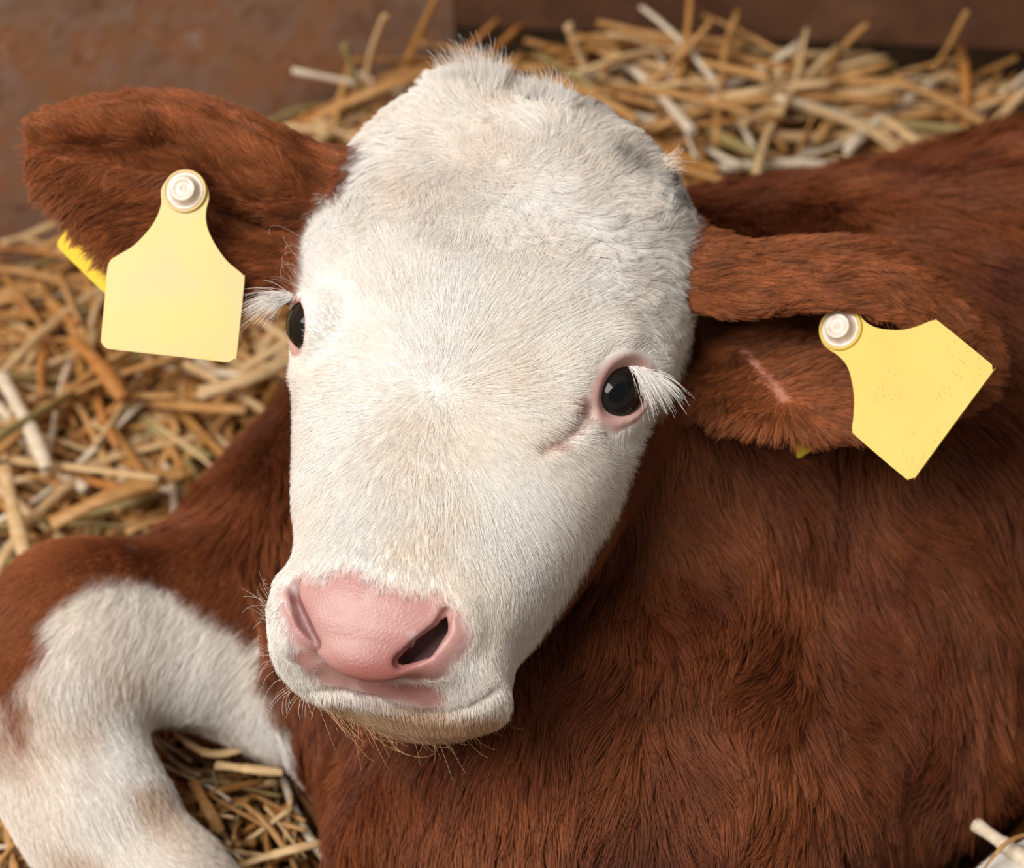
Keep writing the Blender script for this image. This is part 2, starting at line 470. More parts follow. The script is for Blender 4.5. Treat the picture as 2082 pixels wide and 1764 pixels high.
# edge of the white blaze on the cheek: depth below the face, by distance along the head
BLS = np.array([-220, -205, -180, -150, -110, -70, -30, 0, 30, 60, 90, 120, 160], float)
def regions(X):
    dh = np.full(len(X), .2); k = ((X - HC) ** 2).sum(1) < HRAD ** 2; dh[k] = head_face(X[k])
    de = np.minimum(ear_dist(X, 0), ear_dist(X, 1)); a, b = legs(X); db = body_base(X)
    return dh, de, a, b, db
def coat(X, N, bare=False):
    dh, de, la, lb, db = regions(X)
    H = f2h(X); lat, s, n = H.T
    nz = vnoise(X, 60, 1)[:, 0]; nf = vnoise(X, 260, 2)[:, 0]; nl = vnoise(X, 22, 3)[:, 0]
    col = BROWN + (BROWN2 - BROWN) * np.clip(.32 + .45 * nl + .30 * nz, 0, 1)[:, None]
    # ears a shade lighter, inner folds darker
    ear = sstep(.006, -.002, de - np.minimum(dh, db))
    col = col + (BROWN2 * (1.08 + .15 * nz[:, None]) - col) * ear[:, None] * .85
    # blaze
    wl = np.interp(s, S2, WW2); c = np.interp(s, S2, CC2)
    lim = np.where(lat > 0, np.interp(s, BLS, [4, -10, -32, -52, -60, -62, -60, -56, -64, -66, -74, -110, -200]),
                   np.interp(s, BLS, [-30, -50, -62, -66, -66, -66, -70, -80, -90, -100, -120, -150, -200]))
    wn = sstep(-4, 5, n - lim + 5 * nz + 3 * nf) * sstep(.010, .0, dh - np.minimum(db, de) * .6) * (dh < .02)
    wn = wn * sstep(.003, .009, de)
    wcol = WHITE + (CREAM - WHITE) * np.clip(.22 + .5 * nl + .3 * nz, 0, 1)[:, None]
    wcol = wcol + (CREAM - wcol) * (sstep(.030, .0, np.linalg.norm(X - CURL, axis=1)) * .6)[:, None]
    wcol = wcol + (TAN - wcol) * (sstep(.0, .010, (X - MOUTH[3]) @ -UPM) * sstep(.075, .06, np.linalg.norm(X - MOUTH[3], axis=1)) * .85)[:, None]
    col = col + (wcol - col) * wn[:, None]
    # dark hairs round the horn buds
    for q, r, a in ((HORN[0], .0075, .95), (HORN[1], .010, .75), (HORN[2], .006, .9), (SMUDGE, .014, .42)):
        f = sstep(r, r * .35, np.linalg.norm(X - q, axis=1) + .003 * nf) * a
        col = col + (GREY - col) * f[:, None]
    # legs
    wa = np.minimum(rcone(X, p(140, 1480, -.15), p(270, 1370, -.16), .040, .055), rcone(X, p(270, 1370, -.16), p(560, 1450, -.22), .055, .034))
    wa = np.minimum(wa, rcone(X, p(110, 1520, -.17), p(470, 2000, -.15), .056, .07))
    wa = np.minimum(wa, rcone(X, p(300, 1250, -.18), p(275, 1135, -.19), .016, .004))
    fl = sstep(.004, -.004, wa + .004 * nz + .002 * nf) * sstep(.012, .002, la - .3 * np.maximum(db, 0)) * (la < .03)
    lcol = WHITE + (CREAM - WHITE) * np.clip(.25 + .5 * nl, 0, 1)[:, None]
    st = sstep(.1, .7, vnoise(X, 28, 9)[:, 1]) * sstep(.09, .03, np.linalg.norm(X - p(150, 1590, -.12), axis=1))
    lcol = lcol + (TAN - lcol) * (st * .62)[:, None]
    col = col + (lcol - col) * fl[:, None]
    wb = rcone(X, p(2180, 1840, -.13), p(1930, 1960, -.13), .05, .06)
    fb = sstep(.004, -.004, wb + .004 * nz) * (lb < .012)
    col = col + (lcol - col) * fb[:, None]
    # bare pink skin: nose, lips, lids
    nose = nose_mask(X)
    sh = np.clip(.5 + .35 * nz + .3 * nf, 0, 1)[:, None]
    pk = PINK + (PINKL - PINK) * sh * .6
    low = sstep(.028, .006, np.linalg.norm((X - PHIL) * np.array([.75, 1, .6]), axis=1))
    pk = pk + (PINKD - pk) * (low * .85)[:, None]
    col = col + (pk - col) * nose[:, None]
    ed = eye_rim(X)
    lidc = PINKL * np.array([1, .86, .84]) + (PINK - PINKL) * (sh * .6)
    col = col + (lidc - col) * (ed * .85)[:, None]
    for (q, r, c_, a) in PATCH:
        f = sstep(r, r * .3, np.linalg.norm(X - q, axis=1) + .0015 * nf + .001 * nz) * a
        col = col + (c_ - col) * f[:, None]
    tr = sstep(.0045, .001, chain(X, list(TEAR), [.0012, .0012, .001, .0006]) + .0012 * nf)
    col = col + (np.array(lin(176, 98, 66)) - col) * (tr * .42)[:, None]
    if bare:
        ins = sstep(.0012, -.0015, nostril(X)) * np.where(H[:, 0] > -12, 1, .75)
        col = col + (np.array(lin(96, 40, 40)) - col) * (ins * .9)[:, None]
        pl = rcone(X, EARLINE[0], EARLINE[1], .0020, .0016)
        col = col + (np.array(lin(196, 134, 116)) - col) * sstep(.002, 0, pl)[:, None] * .8
    return np.clip(col, 0, 1)
PHIL = on_muzzle([(770, 1385)])[0]
EARLINE = trace(calf, [1500, 1595], [705, 810], -.02)[0]
NPTS = on_muzzle([(625, 1225), (700, 1215), (790, 1250), (870, 1255), (905, 1300), (640, 1310), (740, 1330), (850, 1350), (680, 1370), (770, 1395), (850, 1410), (700, 1290), (690, 1335), (800, 1345), (625, 1345), (598, 1200), (608, 1245), (625, 1290)])
UPM = np.array([0, .97, .24])
def nose_mask(X):
    d = np.full(len(X), .1)
    for q, r in zip(NPTS, (.009, .011, .012, .009, .010, .010, .016, .012, .010, .011, .009, .012, .011, .009, .006, .005, .006, .007)):
        d = smin(d, np.linalg.norm(X - q, axis=1) - r, .008)
    d = d + .0025 * vnoise(X, 200, 5)[:, 0]
    return sstep(.0075, -.002, d)
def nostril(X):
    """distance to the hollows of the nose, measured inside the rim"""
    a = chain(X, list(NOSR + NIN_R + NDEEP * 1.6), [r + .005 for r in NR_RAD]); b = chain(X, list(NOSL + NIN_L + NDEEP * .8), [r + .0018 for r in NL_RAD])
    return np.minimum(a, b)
def eye_rim(X):
    m = np.zeros(len(X)); nz = vnoise(X, 300, 6)[:, 0]
    for k, e in enumerate(ER):
        r = np.linalg.norm(X - e[0], axis=1); wd = (.0048, .0016)[k]
        m = np.maximum(m, sstep(wd, wd * .4, aperture(X, e) + .0008 * nz) * sstep(.027, .022, r))
    return m
def near_eye(X):
    m = np.zeros(len(X))
    for k, e in enumerate(ER): m = np.maximum(m, sstep((.0044, .0026)[k], (.0030, .0014)[k], aperture(X, e)) * (np.linalg.norm(X - e[0], axis=1) < .026))
    return m

m = Nodes('calf_skin')
at = m.add('ShaderNodeAttribute', attribute_name='tint'); wt = m.add('ShaderNodeAttribute', attribute_name='bare')
m.l.new(at.outputs['Color'], m.b.inputs['Base Color'])
mr = m.add('ShaderNodeMapRange'); mr.inputs[3].default_value = .75; mr.inputs[4].default_value = .34
m.l.new(wt.outputs['Fac'], mr.inputs[0]); m.l.new(mr.outputs[0], m.b.inputs['Roughness'])
m.b.inputs['Specular IOR Level'].default_value = .35
vo = m.add('ShaderNodeTexVoronoi'); vo.feature = 'DISTANCE_TO_EDGE'; vo.inputs['Scale'].default_value = 420
tc = m.add('ShaderNodeTexCoord'); m.l.new(tc.outputs['Object'], vo.inputs['Vector'])
mu = m.add('ShaderNodeMath', operation='MULTIPLY'); m.l.new(vo.outputs['Distance'], mu.inputs[0]); m.l.new(wt.outputs['Fac'], mu.inputs[1])
m.bump(mu.outputs[0], .35, .0006)
m.b.inputs['Subsurface Weight'].default_value = 0.0
SKIN = m.m
calf_o = mesh_obj('calf', W(VB), QB, SKIN)
tag(calf_o, 'red-brown calf with white face lying curled in deep straw, yellow tags in both ears', 'calf')
VC = coat(VB, NB_, True)
a_ = calf_o.data.attributes.new('tint', 'FLOAT_COLOR', 'POINT'); a_.data.foreach_set('color', np.c_[VC, np.ones(len(VC))].astype(np.float32).ravel())
b_ = calf_o.data.attributes.new('bare', 'FLOAT', 'POINT'); b_.data.foreach_set('value', np.maximum(nose_mask(VB), eye_rim(VB)).astype(np.float32))

# ------------------------------------------------------------------ eyes
def eyeball(e):
    c, A, R = e[:3]
    bm = bmesh.new(); bmesh.ops.create_uvsphere(bm, u_segments=72, v_segments=56, radius=1)
    V = np.array([v.co[:] for v in bm.verts]); F = [[v.index for v in f.verts] for f in bm.faces]; bm.free()
    rr = np.hypot(V[:, 0] / 1.06, V[:, 1])
    V2 = V * R; V2[:, 2] += np.where(V[:, 2] > 0, .0009 * np.clip(1 - (rr / .75) ** 2, 0, 1), 0)     # cornea stands a little proud
    look = norm(A[:, 2] * .35 + norm(np.array([0, 0, D0]) - c) * .65 + np.array([.02, 0, 0])) if c[0] > 0 else A[:, 2]
    up = norm(A[:, 0] - look * (A[:, 0] @ look)); A = np.stack([up, np.cross(look, up), look], 1)
    X = c + V2 @ A.T
    iris = sstep(.955, .91, rr) * (V[:, 2] > 0); pup = sstep(.34, .30, np.hypot(V[:, 0] / 1.35, V[:, 1] / .8)) * (V[:, 2] > 0)
    ring = iris * sstep(.70, .90, rr)
    col = np.array(lin(196, 150, 146)) + np.zeros((len(V), 3))
    ir = np.array(lin(32, 27, 23)); col = col + (ir - col) * iris[:, None]
    col = col + (np.array(lin(14, 12, 12)) - col) * ring[:, None] * .8
    col = col + (np.array(lin(8, 10, 14)) - col) * pup[:, None]
    o = mesh_obj('eye', W(X), F, EYE, calf_o); o['label'] = 'dark glossy eyeball'
    t = o.data.attributes.new('tint', 'FLOAT_COLOR', 'POINT'); t.data.foreach_set('color', np.c_[col, np.ones(len(col))].astype(np.float32).ravel())
m = Nodes('eyeball'); at = m.add('ShaderNodeAttribute', attribute_name='tint'); m.l.new(at.outputs['Color'], m.b.inputs['Base Color'])
m.b.inputs['Roughness'].default_value = .08; m.b.inputs['Specular IOR Level'].default_value = .28; EYE = m.m
for e in ER: eyeball(e)

# ------------------------------------------------------------------ hair
m = Nodes('coat_hair'); at = m.add('ShaderNodeAttribute', attribute_name='tint'); m.l.new(at.outputs['Color'], m.b.inputs['Base Color'])
m.b.inputs['Roughness'].default_value = .5; m.b.inputs['Specular IOR Level'].default_value = .28
HAIR = m.m
def hair_object(name, P3, rad, col, parent, label=None):
    """P3: strands x points x 3 in head axes"""
    n, k = P3.shape[:2]
    h = bpy.data.hair_curves.new(name); h.add_curves([k] * n)
    h.points.foreach_set('position', W(P3.reshape(-1, 3)).astype(np.float32).ravel())
    h.points.foreach_set('radius', rad.astype(np.float32).ravel())
    t = h.attributes.new('tint', 'FLOAT_COLOR', 'CURVE'); t.data.foreach_set('color', np.c_[col, np.ones(n)].astype(np.float32).ravel())
    h.materials.append(HAIR)
    o = bpy.data.objects.new(name, h); COL.objects.link(o); o.parent = parent
    if label: o['label'] = label
    return o
TA = np.linalg.norm(np.cross(VB[TB[:, 1]] - VB[TB[:, 0]], VB[TB[:, 2]] - VB[TB[:, 0]]), axis=1) / 2
TCEN = VB[TB].mean(1)
def sample(wt, n):
    c = np.cumsum(TA * wt); k = np.searchsorted(c, rng.random(n) * c[-1]); k = np.minimum(k, len(TA) - 1)
    u, v = rng.random(n), rng.random(n); f = u + v > 1; u[f], v[f] = 1 - u[f], 1 - v[f]
    T = TB[k]; w0 = (1 - u - v)[:, None]
    X = VB[T[:, 0]] * w0 + VB[T[:, 1]] * u[:, None] + VB[T[:, 2]] * v[:, None]
    N = NB_[T[:, 0]] * w0 + NB_[T[:, 1]] * u[:, None] + NB_[T[:, 2]] * v[:, None]
    return X, N / np.linalg.norm(N, axis=1, keepdims=True)
# which triangle belongs to which region, and how much of it is worth dense hair
TR = regions(TCEN); TN = NB_[TB].mean(1)
dh_, de_, la_, lb_, db_ = TR
reg = np.argmin(np.stack([dh_, de_, np.minimum(la_, lb_), db_], 1), 1)      # 0 head 1 ear 2 leg 3 body
view = -TCEN + np.array([0, 0, D0]); view /= np.linalg.norm(view, axis=1, keepdims=True)
face = (TN * view).sum(1)
dd = D0 - TCEN[:, 2]; qx = CX + FPX * TCEN[:, 0] / dd; qy = CY - FPX * TCEN[:, 1] / dd
infr = (qx > -120) & (qx < 2200) & (qy > -120) & (qy < 1880)
vis = np.where(face > -.15, 1.0, .22) * np.where(infr, 1, .12)
eyeN = near_eye(TCEN)
bareT = np.clip(np.maximum(nose_mask(TCEN) * 1.15, sstep(.004, .001, nostril(TCEN))), 0, 1); eyeT = eye_rim(TCEN)
def tangent(D, N): return norm(D - N * (D * N).sum(1, keepdims=True))
def groom(X, D, N, L, lift, k, wave, wl, seed, clump, csize):
    """strands that leave the skin along N and lie over to D, gathered into locks"""
    n = len(X); t = np.linspace(0, 1, k)
    nz = vnoise(X, 1 / wl, seed); nf = rng.normal(0, 1, (n, 3))
    D = tangent(D + wave * nz + .10 * nf, N)
    B = np.cross(N, D)
    a = lift[:, None] * (1 - t[None] * .85)                                     # angle off the skin along the strand
    swing = (wave * .9 * vnoise(X, 1 / wl * 1.7, seed + 3)[:, 0])[:, None] * t[None]
    step = (L / (k - 1))[:, None, None]
    dirs = D[:, None] * (np.cos(a) * np.cos(swing))[..., None] + B[:, None] * (np.cos(a) * np.sin(swing))[..., None] + N[:, None] * np.sin(a)[..., None]
    P3 = X[:, None] + np.concatenate([np.zeros((n, 1, 3)), np.cumsum(dirs[:, :-1] * step, 1)], 1)
    if clump > 0:
        from mathutils.kdtree import KDTree
        m_ = max(8, int(n / csize)); ci = rng.choice(n, m_, replace=False)
        kd = KDTree(m_)
        for j, i in enumerate(ci): kd.insert(Vector(X[i]), j)
        kd.balance()
        near = ci[np.array([kd.find(Vector(x))[1] for x in X])]
        cw = (clump * (.45 + .55 * rng.random(n)))[:, None] * (t[None] ** 1.3)
        ok = ((N * N[near]).sum(1) > .5)[:, None]
        cw = cw * ok
        P3 = P3 + (P3[near] - P3) * cw[..., None]
    return P3
def taper(n, k, r): return np.broadcast_to(np.linspace(1, .35, k), (n, k)) * r
print('hair', time.time() - T0)

# head
wt = np.where(reg == 0, 1.0, 0) * vis * (1 - bareT) * (1 - eyeN)
X, N = sample(wt, NHEAD)
H = f2h(X); s = H[:, 1]
top = sstep(-45, -95, s - .12 * H[:, 0] + 14 * vnoise(X, 30, 21)[:, 0])                         # long curly hair of the crown
D = norm(X - WHORL)
away = norm(X - CURL); sw = norm(np.cross(N, away))
Dt = away * .9 + sw * .55 - HR[:, 1] * .15
back = sstep(-40, -90, H[:, 2])[:, None]                                         # cheek hair runs back and down
curly = rng.random(len(X)) < top
D = D + rng.normal(0, 1.3, D.shape) * np.exp(-np.linalg.norm(X - WHORL, axis=1) / .009)[:, None]
Dt = Dt + rng.normal(0, 1.5, D.shape) * np.exp(-np.linalg.norm(X - CURL, axis=1) / .016)[:, None]
D = np.where(curly[:, None], Dt, D)
D = D * (1 - back) + (np.array([.35, -.55, -.6]) + HR[:, 1] * .3) * back
for e in ER[:1]:                                                                 # hair round the lids lies away from the eye
    q = X - e[0]; f = sstep(.034, .022, np.linalg.norm(q, axis=1))[:, None]; D = D * (1 - f) + norm(q) * f
L = (.0065 + .0070 * top + .005 * back[:, 0]) * (.7 + .6 * rng.random(len(X)))
low = sstep(90, 125, s); L = L * (1 - .45 * low)
for e in ER: L = L * (1 - .5 * sstep(.032, .022, np.linalg.norm(X - e[0], axis=1)))
L = L + .009 * sstep(.030, .010, np.linalg.norm(X - TUFT, axis=1)) * top
L = L + .007 * sstep(-120, -140, H[:, 2]) * sstep(80, 110, s)                    # beard under the chin
lift = .40 - .22 * top + .25 * rng.random(len(X)) + .6 * sstep(.035, .01, np.linalg.norm(X - TUFT, axis=1))
P3 = groom(X, D, N, L, lift, 6, .30 + 0 * 1, .016, 31, .0, 30)
P4 = groom(X, D, N, L, lift, 6, 1.1, .019, 33, .70, 32)
P3 = np.where(curly[:, None, None], P4, P3)
hc = coat(X, N) * (1 + .05 * rng.normal(0, 1, (len(X), 1)))
hair_object('face_hair', P3, taper(len(X), 6, .000095 + .00002 * top[:, None]), np.clip(hc, 0, 1), calf_o, 'short white face hair, curly on the crown')
# ears
for k in (0, 1):
    wt = np.where((reg == 1) & ((TCEN[:, 0] < 0) == (k == 0)), 1.0, 0) * np.maximum(vis, .4) * sstep(.0, .0025, rcone(TCEN, EARLINE[0], EARLINE[1], .0014, .0008))
    X, N = sample(wt, NEAR)
    G = EG[k]; tip = norm(G[-1].mean(0) - G[0].mean(0))
    mid = G.mean(1); i = np.argmin(((X[:, None, :2] - mid[None, ::4, :2]) ** 2).sum(-1), 1) * 4
    off = X - mid[i]; off = off - tip * (off @ tip)[:, None]
    D = tip * .9 + norm(off) * .75 + np.array([0, -.25, 0])
    if k == 1:
        lobe = sstep(690, 760, CY - FPX * X[:, 1] / (D0 - X[:, 2]))[:, None]
        q = X - EARLINE[0]; ab = EARLINE[1] - EARLINE[0]; tt = np.clip((q @ ab) / (ab @ ab), 0, 1)[:, None]
        rad = norm(q - tt * ab + 1e-6)
        D = D * (1 - lobe) + (rad + np.array([.15, -.35, .1])) * lobe
    L = .0085 * (.6 + .8 * rng.random(len(X)))
    fr = (N * norm(-X + np.array([0, 0, D0]))).sum(1)
    L = L * np.where(fr > .1, 1.15, .8)
    P3 = groom(X, D, N, L, .30 + .3 * rng.random(len(X)), 5, .55, .014, 41 + k, .65, 26)
    hc = coat(X, N) * (1 + .22 * rng.normal(0, 1, (len(X), 1))) * (1 + .45 * vnoise(X * np.array([.35, 1, 1]), 260, 78)[:, :1])
    hair_object('ear_hair', P3, taper(len(X), 5, .00011), np.clip(hc, 0, 1), calf_o)
# legs
wt = np.where(reg == 2, 1.0, 0) * vis
X, N = sample(wt, NLEG)
D = np.where((X[:, 0] < .1)[:, None], norm(p(330, 1850, -.14) - X), norm(p(1900, 1960, -.13) - X)) + np.array([0, -.2, 0])
kn = sstep(.02, -.05, X[:, 1] - p(0, 1330, -.17)[1])[:, None]
D = D * kn + (np.array([-.55, -.75, .1])) * (1 - kn) * (X[:, :1] < .1) + D * (1 - kn) * (X[:, :1] >= .1)
L = .0085 * (.6 + .8 * rng.random(len(X)))
P3 = groom(X, D, N, L, .30 + .25 * rng.random(len(X)), 5, .30, .03, 51, .25, 18)
hc = coat(X, N) * (1 + .04 * rng.normal(0, 1, (len(X), 1)))
hair_object('leg_hair', P3, taper(len(X), 5, .00012), np.clip(hc, 0, 1), calf_o)
# trunk, chest and neck
wt = np.where(reg == 3, 1.0, 0) * vis
X, N = sample(wt, NBODY)
px = CX + FPX * X[:, 0] / (D0 - X[:, 2])
rear = sstep(1500, 2000, px)[:, None]
D = np.array([-.05, -1, .12]) * (1 - rear) + np.array([.45, -.75, 0]) * rear
lf = sstep(900, 500, px)[:, None]; D = D * (1 - lf) + np.array([.25, -.95, .1]) * lf
L = (.024 + .008 * rear[:, 0]) * (.6 + .7 * rng.random(len(X)))
wv = .75
P3 = groom(X, D, N, L, .34 + .28 * rng.random(len(X)), 6, wv, .045, 61, .7, 30)
hc = coat(X, N) * (1 + .16 * rng.normal(0, 1, (len(X), 1))) * (1 + .25 * vnoise(X, 45, 77)[:, :1])
hair_object('body_hair', P3, taper(len(X), 6, .00021), np.clip(hc, 0, 1), calf_o)
print('hair done', time.time() - T0)
# eyelashes, whiskers and long stray hairs
def strands(name, roots, tips, n, spread_r, spread_t, bend, rad, col, label=None, k=8):
    roots = np.array(roots); tips = np.array(tips); j = rng.random(n) * (len(roots) - 1); i = np.minimum(j.astype(int), len(roots) - 2); f = (j - i)[:, None]
    A = roots[i] * (1 - f) + roots[i + 1] * f + rng.normal(0, spread_r, (n, 3))
    B = tips[i] * (1 - f) + tips[i + 1] * f + rng.normal(0, spread_t, (n, 3))
    B = A + (B - A) * (.55 + .6 * rng.random((n, 1)))
    t = np.linspace(0, 1, k)[None, :, None]
    P3 = A[:, None] * (1 - t) + B[:, None] * t + np.array(bend) * (4 * t * (1 - t)) * np.linalg.norm(B - A, axis=1)[:, None, None] * (.5 + rng.random((n, 1, 1)))
    c = np.clip(np.array(col) * (1 + .05 * rng.normal(0, 1, (n, 1))), 0, 1)
    return hair_object(name, P3, taper(n, k, rad), c, calf_o, label)
zR = cR[2] + .014; zL = cL[2]
strands('eyelashes', [p(1280, 746, zR + .002), p(1303, 750, zR + .000), p(1322, 762, zR - .004)], [p(1328, 826, zR + .010), p(1360, 824, zR + .008), p(1400, 798, zR + .004)], 210, .0007, .0034, (0, .10, .05), .00011, WHITE, 'white eyelashes')
strands('eyelashes', [p(592, 598, zL + .004), p(588, 606, zL + .004), p(586, 612, zL + .004)], [p(512, 606, zL + .008), p(504, 634, zL + .010), p(526, 652, zL + .012)], 190, .0007, .0034, (0, .08, .03), .00011, WHITE, 'white eyelashes')
strands('whisker', [p(552, 1200, .03), p(545, 1260, .03), p(546, 1330, .02), p(575, 1385, .01), p(640, 1420, 0)], [p(525, 1175, .045), p(515, 1245, .045), p(512, 1335, .035), p(540, 1420, .02), p(640, 1470, .01)], 60, .002, .004, (-.08, .10, .06), .00010, CREAM, 'fine pale muzzle hairs')
strands('chin_whisker', [p(660, 1435, .0), p(760, 1480, -.01), p(900, 1490, -.02), p(1000, 1440, -.02)], [p(690, 1490, .01), p(800, 1525, .0), p(930, 1530, -.01), p(1030, 1480, -.01)], 110, .003, .005, (.05, -.12, .05), .00010, TAN)
def tuft(px, tips, n, sr, st, bend, col, label=None):
    A = on_head(px, .001); B = A + np.array([[dx / 4000, -dy / 4000, dz] for dx, dy, dz in tips])
    strands('crown_tuft', A, B, n, sr, st, bend, .00010, col, label)
tuft([(905, 205), (950, 198), (1000, 205)], [(-26, -78, .010), (2, -100, .012), (34, -78, .010)], 650, .0020, .0032, (.10, .04, .05), WHITE, 'white tuft on the crown')
tuft([(1050, 205), (1100, 208), (1150, 228)], [(-5, -38, .010), (8, -50, .010), (20, -30, .008)], 600, .0022, .0028, (.12, .04, .05), WHITE)
tuft([(1335, 330), (1350, 352)], [(34, -26, .004), (38, -8, .004)], 110, .0022, .0034, (.10, .08, .02), CREAM)
tuft([(705, 345), (685, 380), (668, 415)], [(-26, -12, .004), (-24, -4, .004), (-20, 4, .004)], 260, .0018, .0026, (-.05, .10, .04), WHITE)
strands('brow_hair', [p(630, 480, -.055), p(608, 560, -.05), p(596, 600, -.045)], [p(570, 465, -.02), p(572, 540, -.02), p(545, 560, -.02)], 16, .002, .006, (-.12, .14, .04), .00009, CREAM)
#STAGE3
# ------------------------------------------------------------------ ear tags
def plastic(name, base, blot, dots, dotcol, dscale, dsize):
    m = Nodes(name)
    n1 = m.noise(26, 3, .5); c = m.ramp([(.38, base), (.66, blot)], n1.outputs['Fac'])
    if dots:
        v = m.add('ShaderNodeTexVoronoi'); v.inputs['Scale'].default_value = dscale
        tc = m.add('ShaderNodeTexCoord'); m.l.new(tc.outputs['Object'], v.inputs['Vector'])
        r = m.ramp([(dsize, (1, 1, 1)), (dsize + .03, (0, 0, 0))], v.outputs['Distance'])
        n2 = m.noise(40, 2, .5); r2 = m.ramp([(.50, (0, 0, 0)), (.58, (1, 1, 1))], n2.outputs['Fac'])
        mm = m.add('ShaderNodeMath', operation='MULTIPLY'); m.l.new(r, mm.inputs[0]); m.l.new(r2, mm.inputs[1])
        m2 = m.add('ShaderNodeMath', operation='MULTIPLY', i_1=dots); m.l.new(mm.outputs[0], m2.inputs[0])
        c = m.mix(m2.outputs[0], c, dotcol)
    m.l.new(c, m.b.inputs['Base Color']); m.b.inputs['Roughness'].default_value = .48
    m.b.inputs['Specular IOR Level'].default_value = .35
    return m.m
TAGP = plastic('yellow_tag_plastic', lin(222, 194, 138), lin(226, 200, 124), 0, None, 1, 1)
TAGQ = plastic('speckled_tag_plastic', lin(226, 188, 84), lin(228, 194, 90), .75, lin(205, 140, 30), 420, .16)
TAGB = plastic('tag_back_plastic', lin(244, 206, 56), lin(240, 198, 44), .6, lin(60, 45, 10), 160, .1)
m = Nodes('stud_plastic'); n1 = m.noise(180, 3); m.l.new(m.ramp([(.35, lin(214, 194, 176)), (.7, lin(238, 224, 212))], n1.outputs['Fac']), m.b.inputs['Base Color'])
m.b.inputs['Roughness'].default_value = .4; m.b.inputs['Subsurface Weight'].default_value = .0; STUD = m.m

def round_corners(P2, r, n=6):
    P2 = np.array(P2, float); out = []; N_ = len(P2)
    for i in range(N_):
        a, b, c = P2[i - 1], P2[i], P2[(i + 1) % N_]
        u, v = a - b, c - b; lu, lv = np.linalg.norm(u), np.linalg.norm(v); u /= lu; v /= lv
        if u @ v < -.94: out.append(b); continue
        q = min(r, lu * .45, lv * .45)
        for t in np.linspace(0, 1, n): out.append((1 - t)**2 * (b + u * q) + 2 * t * (1 - t) * b + t * t * (b + v * q))
    return np.array(out)
def plate(name, outline, nrm, th, mat, parent, bow=.0):
    """a flexible plate of thickness th: outline is a closed loop of points in the head frame"""
    from mathutils.geometry import delaunay_2d_cdt
    P3 = np.array(outline); c = P3.mean(0); nrm = nrm / np.linalg.norm(nrm)
    u = norm(np.cross(nrm, [0.13, 1, .05])); v = np.cross(nrm, u); P2 = np.stack([(P3 - c) @ u, (P3 - c) @ v], 1)
    n = len(P2); lo, hi = P2.min(0), P2.max(0)
    grid = [(x, y) for x in np.arange(lo[0], hi[0], .004) for y in np.arange(lo[1], hi[1], .004)]
    grid = [g for g in grid if np.min(np.hypot(*(P2 - g).T)) > .0022]
    vs, es, fs, ov, *_ = delaunay_2d_cdt([Vector(q) for q in P2] + [Vector(g) for g in grid], [(i, (i + 1) % n) for i in range(n)], [], 1, 1e-7)
    Q2 = np.array([q[:] for q in vs]); m_ = len(Q2)
    mid = c + Q2[:, :1] * u + Q2[:, 1:] * v - nrm * (bow * ((Q2 ** 2).sum(1) / .0016))[:, None]
    V = np.concatenate([mid + nrm * th / 2, mid - nrm * th / 2]); F = []
    cnt = {}
    for f in fs:
        a = Q2[list(f)]; ar = np.cross(a[1] - a[0], a[2] - a[0])
        f = list(f) if ar * np.dot(np.cross(u, v), nrm) > 0 else list(f)[::-1]
        F.append(f); F.append([i + m_ for i in f[::-1]])
        for k in range(3):
            e = (f[k], f[(k + 1) % 3]); cnt[e] = 1
    for a, b in list(cnt):
        if (b, a) not in cnt: F.append([b, a, a + m_, b + m_])
    o = mesh_obj(name, W(V), F, mat, parent)
    o.data.set_sharp_from_angle(angle=math.radians(40))
    return o
def lathe(name, c, ax, prof, mat, parent, seg=40):
    ax = ax / np.linalg.norm(ax); u = norm(np.cross(ax, [0.1, 1, 0])); v = np.cross(ax, u); V = []; F = []
    a = np.linspace(0, 2 * np.pi, seg, endpoint=False)
    for r, h in prof:
        for q in a: V.append(c + ax * h + (u * math.cos(q) + v * math.sin(q)) * r)
    for k in range(len(prof) - 1):
        for i in range(seg): F.append([k * seg + i, k * seg + (i + 1) % seg, (k + 1) * seg + (i + 1) % seg, (k + 1) * seg + i])
    F.append([(len(prof) - 1) * seg + i for i in range(seg)])
    return mesh_obj(name, W(np.array(V)), F, mat, parent)
STUDP = [(.0104, 0), (.0104, .0008), (.0098, .0014), (.0094, .0014), (.0088, .0012), (.0086, .0013), (.0078, .0022), (.0071, .0030), (.0068, .0062), (.0066, .0068), (.0060, .0070), (.0045, .0066), (.0042, .0064), (.0024, .0064), (.0018, .0067), (.0014, .0066), (.0006, .0060), (.0002, .0060)]
RIMP = [(.0118, 0), (.0118, .0010), (.0112, .0015), (.0106, .0013), (.0104, .0006), (.0103, .0002)]
def plane_pt(px, py, c, n):
    """the point of the plane (c, n) behind a pixel"""
    a = np.array([(px - CX) / FPX, -(py - CY) / FPX, -1.0]); o = np.array([0, 0, D0])
    return o + a * (((c - o) @ n) / (a @ n))
